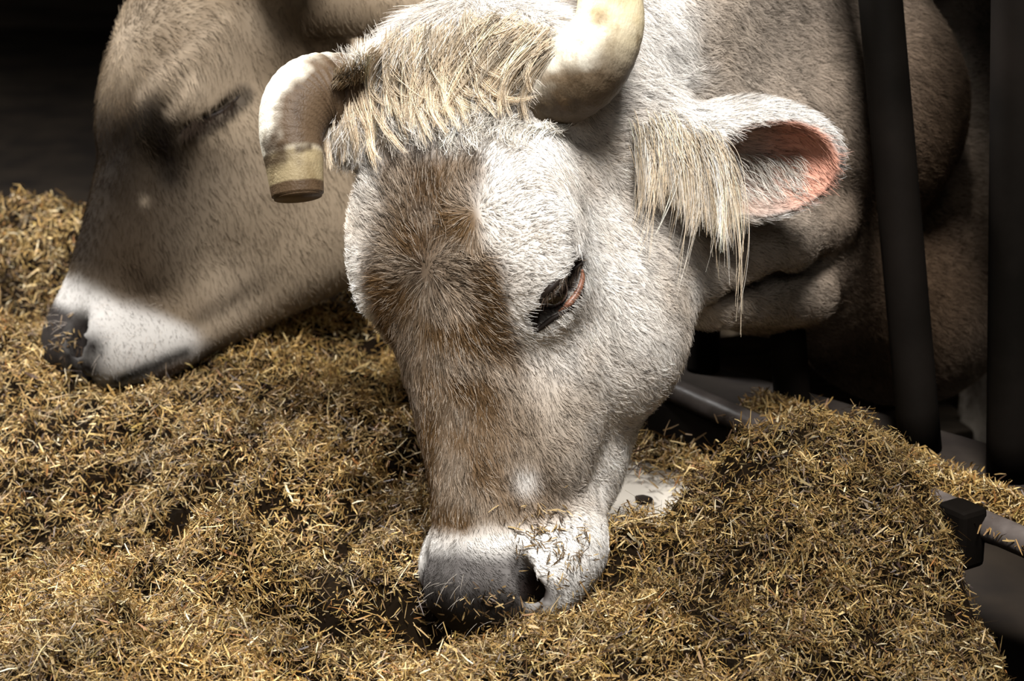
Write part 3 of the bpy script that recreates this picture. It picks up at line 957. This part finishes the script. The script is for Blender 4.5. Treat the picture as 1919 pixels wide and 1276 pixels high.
def lid(name, pix, rad, mat, parent, surf, lift, n=40):
    pts = [surf(x, y, lift)[0] for x, y in pix]
    path = catmull(pts, n)
    for _ in range(6): path[1:-1] = (path[:-2] + 2 * path[1:-1] + path[2:]) / 4
    r = np.interp(np.linspace(0, 1, n), np.linspace(0, 1, len(rad)), rad)
    v, f = tube(path, r, 10)
    return mesh_obj(name, v, f, mat, parent)

ec, en = on_near(1046, 556)
for sg in (1, -1):
    c = near.w(.2130, .0945 * sg, -.0160)
    uv_ball(c, .0160, mat=M_eye, parent=near_cow)
lid('lower_lid', [(1046, 584), (1066, 570), (1083, 548), (1092, 522), (1091, 504)], [.0008, .0030, .0034, .0026, .0008], M_haw, near_cow, on_near, -.0005)
lid('eyelid', [(1002, 622), (1006, 585), (1018, 555), (1040, 530), (1066, 511), (1090, 492)], [.0012, .0024, .0030, .0034, .0030, .0012], M_lid, near_cow, on_near, .0008)
lid('eyelid', [(1002, 622), (1018, 611), (1034, 598), (1052, 588), (1078, 570), (1093, 540), (1094, 512)], [.0012, .0024, .0024, .0018, .0014, .0012, .0008], M_lid, near_cow, on_near, .0002)

def strands(name, pts, radius, tint, mat, parent):
    return hair_curves(name, pts, radius, tint, mat, parent)

def lashes(pix0, pix1, n, surf, parent, length, dirv, tint):
    a = []
    for _ in range(n):
        t = rng.random(); i = t * (len(pix0) - 1); j = int(i); f = i - j
        x = pix0[j][0] * (1 - f) + pix0[min(j + 1, len(pix0) - 1)][0] * f; y = pix0[j][1] * (1 - f) + pix0[min(j + 1, len(pix0) - 1)][1] * f
        p, nn = surf(x, y, .001)
        d = unit(np.array(dirv) + rng.normal(0, .18, 3)); L = length * (.6 + .5 * rng.random())
        a.append([p, p + d * L * .4 - FWD * L * .15, p + d * L * .75 - FWD * L * .22, p + d * L - FWD * L * .22])
    a = np.array(a)
    return strands('eyelash', a, taper(n, 4, np.full(n, .00022)), np.tile(tint, (n, 1)) * (.5 + rng.random((n, 1))), mat_l, parent)
mat_l = M_lash
lashes([(1020, 552), (1040, 530), (1066, 511), (1088, 494)], None, 90, on_near, near_cow, .013, -.8 * UP - .15 * RIGHT, np.array([.035, .025, .018]))

# closed eye of the far cow
lid('eyelid', [(338, 252), (354, 234), (382, 222), (410, 211), (435, 194), (452, 174)], [.0010, .0030, .0036, .0034, .0024, .0010], M_lid, far_cow, on_far, -.0012)
lashes([(342, 244), (360, 226), (382, 219), (410, 208), (440, 186)], None, 420, on_far, far_cow, .017, -.9 * UP + .1 * RIGHT, np.array([.02, .014, .01]))

# ------------------------------------------------------------------ forelock, ear hair, whiskers
def locks(name, specs, parent, surf, mat, color, per=36, k=9, rad=.00020):
    """specs: list of (pixel polyline, spread at root mm, spread at tip mm, lift mm)"""
    P_, C_ = [], []
    for poly, s0, s1, lf in specs:
        base = []
        last = None
        for x, y in poly:
            p, nn = surf(x, y, 0)
            if p is None:
                p = last if last is not None else P(x, y, 2.03); 
                d = (p - CAM) @ FWD; p = P(x, y, d); nn = -FWD
            last = p
            base.append(p + (-FWD * .6 + UP * .3) * 0 + np.array(nn) * lf)
        g = catmull(base, k)
        for _ in range(2): g[1:-1] = (g[:-2] + 2 * g[1:-1] + g[2:]) / 4
        t = np.linspace(0, 1, k)[:, None]
        tone = 1 + .22 * rng.normal()
        for _ in range(per):
            o0 = rng.normal(0, s0, 3); o1 = rng.normal(0, s1, 3); om = rng.normal(0, (s0 + s1) * .35, 3)
            q = g + o0 * (1 - t) ** 1.5 + o1 * t ** 1.2 + om * (4 * t * (1 - t))
            end = .75 + .25 * rng.random()
            ti = np.linspace(0, 1, k) * end * (k - 1); i = np.minimum(ti.astype(int), k - 2); f = (ti - i)[:, None]
            P_.append(q[i] * (1 - f) + q[i + 1] * f)
            C_.append(color(tone))
    P_ = np.array(P_)
    return strands(name, P_, taper(len(P_), k, rad * (1 + .4 * rng.random(len(P_)))), np.clip(np.array(C_), .01, .95), mat, parent)

def curl(x0, y0, ang, L, bend, wave=0.0, m=6):
    """pixel polyline that starts at (x0,y0), heads along ang (0 = down, + = right) and turns by bend"""
    pts = [(x0, y0)]; a = ang
    for i in range(m):
        a2 = a + wave * math.sin(i * 1.9)
        x0 += math.sin(a2) * L / m; y0 += math.cos(a2) * L / m
        pts.append((x0, y0)); a += bend / m
    return pts

def gold(tone):
    t = rng.random()
    c = np.array([.66, .50, .32]) * (1 - t) + np.array([.84, .73, .57]) * t
    if rng.random() < .10: c = c * .45
    return c * tone
def pale(tone):
    t = rng.random()
    c = np.array([.66, .59, .49]) * (1 - t) + np.array([.80, .76, .69]) * t
    if rng.random() < .10: c = c * .5
    return c * tone

specs = []
for i in range(190):                       # upper layer: golden locks from the poll
    x = rng.uniform(640, 1030)
    top = np.interp(x, [640, 740, 880, 960, 1020], [128, 74, 44, 36, 60])
    y = top + rng.uniform(0, 50)
    ang = np.interp(x, [650, 720, 800, 880, 1010], [-.15, -.35, -.05, -.55, -1.15]) + rng.normal(0, .22)
    L = rng.uniform(90, 190)
    specs.append((curl(x, y, ang, L, rng.normal(.75, .45) if x > 760 else rng.normal(.35, .4), rng.uniform(0, .25)), .0030, .0016, rng.uniform(.004, .012)))
for i in range(16):                        # long stray locks that hang into the forehead
    x = rng.uniform(730, 900); y = rng.uniform(80, 130)
    specs.append((curl(x, y, rng.normal(-.15, .3), rng.uniform(110, 170), rng.normal(.9, .7), .35), .0028, .0020, .010))
locks('forelock', specs, near_cow, on_near, M_hair, gold, per=40)
specs = []
for i in range(190):                       # lower layer: pale tufts round the horn roots and down to the brown blaze
    x = rng.uniform(612, 1060); y = 140 + 115 * rng.random() ** 1.3
    if x < 660 and rng.random() < .5: y += 40
    if x < 632 or (x > 985 and y < 225): continue
    ang = np.interp(x, [610, 680, 800, 900, 1040], [.25, .35, .1, -.35, -.9]) + rng.normal(0, .3)
    if x > 960: ang = rng.normal(-1.3, .4)
    specs.append((curl(x, y, ang, rng.uniform(30, 85) * np.interp(y, [140, 255], [1.15, .6]), rng.normal(.5, .8), .25), .0036, .0026, rng.uniform(.000, .006)))
locks('poll_hair', specs, near_cow, on_near, M_hair, pale, per=30, k=7)
specs = []
for i in range(46):                        # flyaway tufts along the top of the poll
    x = rng.uniform(640, 1010); y = np.interp(x, [640, 740, 880, 960, 1020], [128, 72, 44, 34, 50]) + 14
    a = math.pi + rng.normal(.1, .5)
    specs.append((curl(x, y, a, rng.uniform(25, 55), rng.normal(1.2, .8)), .0022, .0030, .002))
for i in range(18):                        # bright spiky tuft left of the poll
    x = rng.uniform(650, 735); y = np.interp(x, [640, 740], [128, 78]) + 12
    specs.append((curl(x, y, math.pi + rng.normal(.15, .25), rng.uniform(40, 62), rng.normal(.2, .3)), .0028, .0018, .003))
locks('stray_hair', specs, near_cow, on_near, M_hair, pale, per=9, k=7, rad=.00013)

# long hair hanging from the front edge of the ear
def ear_strands():
    P_, C_ = [], []
    for i in range(95):
        t = rng.random() ** .8; x = 1190 + 150 * t + rng.normal(0, 5); y = np.interp(x, [1190, 1250, 1345], [255, 245, 285]) + rng.normal(0, 16)
        p, nn = on_near(x, y, .001)
        if p is None: continue
        L = .040 + .030 * rng.random() + .022 * t; wisp = rng.random() < .16
        if wisp: L *= 1.75
        d0 = unit(.6 * RIGHT * (.5 + t) - .5 * UP - .6 * FWD + rng.normal(0, .15, 3))
        dn = np.array([.10 - .30 * rng.random() * (1.8 if wisp else 1), -.05, -1.0]); tone = 1 + .25 * rng.normal(); k = 8
        g = [p]; d = d0
        for j in range(1, k):
            d = unit(d * .66 + dn * .34); g.append(g[-1] + d * L / (k - 1))
        g = np.array(g); tt = np.linspace(0, 1, k)[:, None]
        for _ in range(5 if wisp else 22):
            o0 = rng.normal(0, .0042, 3); o1 = rng.normal(0, .0022, 3); q = g + o0 * (1 - tt) + o1 * tt + rng.normal(0, .0012, 3) * 4 * tt * (1 - tt)
            e = .7 + .35 * rng.random(); P_.append(p + (q - p) * e if False else q[0] + (q - q[0]) * e)
            C_.append((gold if rng.random() < .6 else pale)(tone))
    P_ = np.array(P_)
    strands('ear_hair', P_, taper(len(P_), 8, np.full(len(P_), .00021)), np.clip(np.array(C_), .01, .95), M_hair, near_cow)
    P_, C_ = [], []
    for i in range(420):                    # hair inside the ear cup
        x = rng.uniform(1345, 1500); y = rng.uniform(285, 370) 
        p, nn = on_near(x, y, .001)
        if p is None: continue
        d = unit(RIGHT * .8 - UP * rng.uniform(-.2, .9) - FWD * .5 + rng.normal(0, .15, 3)); L = rng.uniform(.012, .026); k = 5; q = [p]
        for j in range(1, k):
            d = unit(d + np.array([.0, 0, -.25])); q.append(q[-1] + d * L / (k - 1))
        P_.append(q); C_.append(pale(.85 + .2 * rng.normal()))
    P_ = np.array(P_)
    strands('inner_ear_hair', P_, taper(len(P_), 5, np.full(len(P_), .0002)), np.clip(np.array(C_), .01, .95), M_hair, near_cow)
ear_strands()

def whiskers(surf, parent, boxes, n, L0, L1, col, out):
    P_ = []
    for _ in range(n):
        b = boxes[rng.integers(len(boxes))]
        p, nn = surf(rng.uniform(b[0], b[2]), rng.uniform(b[1], b[3]), 0)
        if p is None: continue
        d = unit(nn + np.array(out) + rng.normal(0, .5, 3)); L = rng.uniform(L0, L1); q = [p]
        for j in range(1, 6):
            d = unit(d + np.array([0, 0, -.12])); q.append(q[-1] + d * L / 5)
        P_.append(q)
    P_ = np.array(P_)
    strands('whisker', P_, taper(len(P_), 6, np.full(len(P_), .00014)), np.tile(col, (len(P_), 1)), M_lash, parent)
whiskers(on_near, near_cow, [(795, 1060, 900, 1150), (800, 1110, 960, 1170), (1020, 1060, 1120, 1120)], 20, .006, .022, (.34, .30, .25), -.6 * RIGHT - .3 * UP)
whiskers(on_far, far_cow, [(85, 560, 130, 650), (180, 560, 320, 680)], 60, .006, .018, (.35, .3, .25), -.7 * RIGHT)
whiskers(on_far, far_cow, [(185, 560, 330, 680)], 130, .0025, .004, (.02, .015, .012), -.2 * RIGHT - .4 * UP)
print('details', time.time() - T0)

# ------------------------------------------------------------------ the feed
BUMPS = []
def bump(px, py, r, h, z=.07, ry=None):
    g = ground(px, py, z); BUMPS.append((g[0], g[1], r, h, ry or r))
bump(1560, 985, .17, .075); bump(1420, 1010, .12, .03); bump(1750, 1080, .12, .03)
bump(1330, 1150, .14, .030); bump(1050, 1180, .09, .018)
bump(430, 1075, .05, .050); bump(330, 1040, .09, .018); bump(250, 1245, .07, .05); bump(560, 1235, .10, .018)
bump(650, 1150, .062, -.20, ry=.050); bump(740, 1140, .06, -.08); bump(880, 1190, .06, -.035)
bump(180, 985, .16, -.036, ry=.04); bump(480, 990, .13, -.024, ry=.035)
bump(110, 930, .09, -.022); bump(740, 700, .10, -.05); bump(500, 730, .06, -.02); bump(600, 600, .14, .03)
bump(330, 760, .14, .018); bump(60, 430, .16, .02); bump(200, 700, .09, -.028, z=.1); bump(300, 715, .06, -.012, z=.1); bump(1090, 1120, .045, -.040); bump(1000, 1160, .05, -.025); bump(40, 620, .14, -.03); bump(620, 830, .2, .018); bump(100, 690, .10, .012)
bump(990, 1275, .12, .02)

def feed_height(x, y):
    p = np.stack([x, y, 0 * x], -1)
    v = x * ACROSS[0] + y * ACROSS[1]
    z = .050 + .055 * sstep(1.95, 2.45, y) * sstep(.15, -.15, x) + .03 * sstep(2.5, 2.95, y)
    for bx, by, r, h, ry in BUMPS:
        z = z + h * np.exp(-(((x - bx) / r) ** 2 + ((y - by) / ry) ** 2))
    z = z + .015 * noise(p, 8, 101) + .016 * noise(p, 19, 102) + .013 * noise(p, 45, 103) + .005 * noise(p, 110, 106)
    # edge towards the gutter
    a = x * ALONG[0] + y * ALONG[1]
    edge = np.interp(a, [-3, -1.86, -1.74, -1.60, -1.45, -1.40, -1.34, -1.29, -1.22, -1.14, -1.05, -.95, -.86, 0], [4.0, 2.2, 1.75, 1.58, 1.49, 1.46, 1.46, 1.56, 1.70, 1.71, 1.64, 1.55, 1.48, 1.2]) + .015 * noise(p, 12, 104)
    z = z - .30 * sstep(edge - .03, edge + .09, v)
    # the heap ends in the back
    z = z - .4 * sstep(2.86, 3.2, y + .10 * noise(p, 5, 105))
    return z

def straw_colors(n, dark=0.0):
    pal = np.array([[.42, .285, .115], [.52, .385, .18], [.70, .57, .34], [.30, .185, .065], [.18, .105, .038], [.08, .045, .018], [.30, .23, .08], [.86, .79, .64], [.36, .17, .06]])
    w = np.array([.24, .17, .09, .21, .12, .06, .06, .03, .02]); w = w / w.sum()
    c = pal[rng.choice(len(pal), n, p=w)] * np.array([1.0, .90, .67]) * (.33 + .42 * rng.random((n, 1)))
    return np.clip(c, .01, .95)

M_feed = tint_mat('chopped_straw', .55, .35)
M_feedbase = tint_mat('feed_underlayer', .95, .05)

def flakes(pos, nrm, length, width, tint, tilt=.55):
    """bent leaf strips: 6 verts, 2 quads each"""
    n = len(pos)
    a = rng.random(n) * 2 * math.pi
    t1 = unit(np.cross(nrm, np.array([.3, .2, .9]) + rng.normal(0, .01, (n, 3)))); t2 = np.cross(nrm, t1)
    d = t1 * np.cos(a)[:, None] + t2 * np.sin(a)[:, None]
    el = rng.normal(0, tilt, n)
    d = unit(d + nrm * np.tan(np.clip(el, -1.25, 1.25))[:, None])
    w = unit(np.cross(d, nrm) + .8 * rng.normal(0, 1, (n, 3)) * .6); w = unit(w - d * np.einsum('ij,ij->i', w, d)[:, None])
    up = np.cross(d, w)
    bend = rng.normal(0, .12, n) * length
    L = length[:, None] / 2; W = width[:, None] / 2
    mid = pos + up * bend[:, None]
    v = np.stack([pos - d * L - w * W * .7, pos - d * L + w * W * .7, mid - w * W, mid + w * W, pos + d * L - w * W * .4, pos + d * L + w * W * .4], 1)
    b = np.arange(n)[:, None] * 6
    f = np.concatenate([b + np.array([0, 1, 3, 2]), b + np.array([2, 3, 5, 4])], 0)
    return v.reshape(-1, 3), f, np.repeat(tint, 6, 0)

PIT = ground(660, 1140, .02)
def build_feed(n):
    # base surface
    xs = np.arange(-1.5, .85, .010); ys = np.arange(1.25, 3.9, .010)
    X, Y = np.meshgrid(xs, ys, indexing='ij'); Z = feed_height(X.ravel(), Y.ravel()).reshape(X.shape)
    bv = np.stack([X, Y, Z - .006], -1).reshape(-1, 3)
    i = np.arange(len(xs) * len(ys)).reshape(len(xs), len(ys))
    bf = np.stack([i[:-1, :-1], i[1:, :-1], i[1:, 1:], i[:-1, 1:]], -1).reshape(-1, 4)
    bf = bf[(bv[bf][:, :, 2] > -.12).all(1)]
    used = np.unique(bf); mp = np.full(len(bv), -1); mp[used] = np.arange(len(used)); bv = bv[used]; bf = mp[bf]
    bc = np.array([.006, .0035, .0015]) * (1 + .5 * noise(bv, 60, 111))[:, None]  # near-black, standing for the shade between the flakes
    # flakes, thrown over the part the camera can see
    px = rng.uniform(-520, 2440, n * 2); py = 330 + (1276 + 420 - 330) * rng.random(n * 2) ** .95
    d = np.stack([(px - 959.5) / F, 0 * px, 0 * px], -1) + FWD - ((py - 638) / F)[:, None] * UP
    g = CAM + d * ((.06 - .9) / d[:, 2])[:, None]
    g[:, :2] += rng.normal(0, .02, (len(g), 2))
    m = (g[:, 1] < 3.8) & (g[:, 0] > -1.4) & (g[:, 0] < .8) & (g[:, 1] > 1.3)
    g = g[m][:n]
    m2 = int(n * .15)                     # thin scatter over the rest of the heap
    g = np.concatenate([g, np.stack([rng.uniform(-1.4, .8, m2), rng.uniform(1.3, 3.7, m2), np.zeros(m2)], 1)])
    z = feed_height(g[:, 0], g[:, 1]); e = .004
    nx = (feed_height(g[:, 0] + e, g[:, 1]) - z) / e; ny = (feed_height(g[:, 0], g[:, 1] + e) - z) / e
    nr = unit(np.stack([-nx, -ny, np.ones_like(nx)], 1))
    g[:, 2] = z + rng.normal(.002, .0055, len(g))
    fine = noise(np.stack([g[:, 0], g[:, 1], 0 * z], 1), 45, 103) * .6 + noise(np.stack([g[:, 0], g[:, 1], 0 * z], 1), 19, 102) * .5
    pit = np.exp(-((g[:, 0] - PIT[0]) / .085) ** 2 - ((g[:, 1] - PIT[1]) / .075) ** 2)
    keep = (z > -.14) & (rng.random(len(g)) < np.clip(.75 + 1.0 * fine - .45 * pit, .22, 1))  # fewer flakes in hollows, so the dark base imitates shade
    g, nr = g[keep], nr[keep]
    N = len(g)
    ln = np.clip(rng.lognormal(math.log(.0080), .50, N), .003, .034); wd = rng.uniform(.0005, .0016, N)
    stem = rng.random(N) < .03; ln[stem] = rng.uniform(.018, .042, stem.sum()); wd[stem] = rng.uniform(.0004, .0008, stem.sum())
    big = rng.random(N) < .012; wd[big] *= 2.0; ln[big] *= 1.6
    col = straw_colors(N) * (np.maximum(.18, 1 + .30 * noise(g, 12, 113) + .42 * noise(g * np.array([1, 1.6, 1.6]), 32, 114) + .30 * noise(g, 75, 115)) * (.58 + .42 * (1 - sstep(-.02, .30, g[:, 0]))))[:, None]  # darker damp straw to the right, shade there also put into the colour
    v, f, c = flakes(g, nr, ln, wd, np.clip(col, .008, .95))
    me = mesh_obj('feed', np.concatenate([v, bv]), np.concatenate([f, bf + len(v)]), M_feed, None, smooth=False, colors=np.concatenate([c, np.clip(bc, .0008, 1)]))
    me.data.materials.append(M_feedbase); mi = np.zeros(len(me.data.polygons), np.int32); mi[len(f):] = 1; me.data.polygons.foreach_set('material_index', mi)
    tag(me, 'bed of chopped golden-brown straw and silage spread before the cows', 'feed', kind='stuff')
    print('feed flakes', N)
build_feed(600000)

def scatter(name, label, pts, nr, lmin, lmax, cat='straw', tilt=.5, scale=1.0):
    n = len(pts)
    v, f, c = flakes(pts, nr, rng.uniform(lmin, lmax, n), rng.uniform(.0008, .002, n) * scale, straw_colors(n), tilt)
    return tag(mesh_obj(name, v, f, M_feed, None, smooth=False, colors=c), label, cat, kind='stuff')

# straw lying along the lower pipe and against the kerb
n = 9000
t = rng.random(n); a = pa + (pb + pd * .15 - pa) * (.14 + .86 * t)[:, None]
off = rng.normal(0, .020, n); hh = np.maximum(0, .020 - np.abs(off) * .55) * (.5 + .8 * (noise(a, 14, 121) + 1) * .5)
q = a + ACROSS * (off + .034)[:, None] + ZUP * (hh * rng.random(n) + .004)[:, None]
scatter('straw_ridge', 'matted straw heaped along the low steel pipe of the barrier', q, np.tile(ZUP, (n, 1)), .006, .022)
n = 3500
q = bar_pt(0, 1.660, .074)[None] + ALONG[None] * rng.uniform(-1.62, -1.24, n)[:, None] + ACROSS[None] * rng.normal(0, .022, n)[:, None] + ZUP[None] * np.abs(rng.normal(.0, .010, n))[:, None]
scatter('straw_strip', 'thin strip of straw on the edge of the pale slab', q, np.tile(ZUP, (n, 1)), .006, .02)

# crumbs of hay stuck to the muzzles
def crumbs(name, label, surf, boxes, n):
    ps, ns = [], []
    for _ in range(n):
        b = boxes[rng.integers(len(boxes))]
        p, nn = surf(rng.normal((b[0] + b[2]) / 2, (b[2] - b[0]) / 3), rng.normal((b[1] + b[3]) / 2, (b[3] - b[1]) / 3), .003)
        if p is not None: ps.append(p); ns.append(nn)
    ps = np.array(ps); ns = np.array(ns); n = len(ps)
    pal = np.array([[.10, .06, .025], [.17, .11, .045], [.30, .21, .09], [.05, .03, .015]])
    v, f, c = flakes(ps, ns, rng.uniform(.003, .011, n), rng.uniform(.0007, .0017, n), pal[rng.integers(4, size=n)], .35)
    tag(mesh_obj(name, v, f, M_feed, None, smooth=False, colors=c), label, 'straw', kind='stuff')
crumbs('hay_crumbs', 'hay crumbs stuck to the muzzle of the horned cow', on_near, [(960, 960, 1060, 1040), (1020, 980, 1130, 1100), (1030, 1000, 1130, 1120), (850, 1100, 980, 1170)], 330)
crumbs('hay_crumbs', 'hay crumbs on the dark nose of the far grey-brown cow', on_far, [(85, 600, 150, 690)], 60)
print('feed done', time.time() - T0)
import bmesh
def hole_lump(px, py, z, rx, ry, rz):  # added dark lump that stands for a hole in the slab
    bm = bmesh.new(); bmesh.ops.create_icosphere(bm, subdivisions=3, radius=1)
    g = ground(px, py, z)
    for v in bm.verts:
        c = np.array(v.co); c = c * (1 + .25 * noise(c[None] * 1.3, 1.0, 77)[0])
        v.co = Vector(g + c * np.array([rx, ry, rz]))
    me = bpy.data.meshes.new('hole_lump'); bm.to_mesh(me); bm.free()
    me.polygons.foreach_set('use_smooth', np.ones(len(me.polygons), bool))
    o = bpy.data.objects.new('hole_lump', me); COL.objects.link(o); me.materials.append(M_dirt)
    return tag(o, 'small dark clod standing for a hole in the bare pale slab', 'lump')
hole_lump(1205, 936, .071, .008, .007, .004)
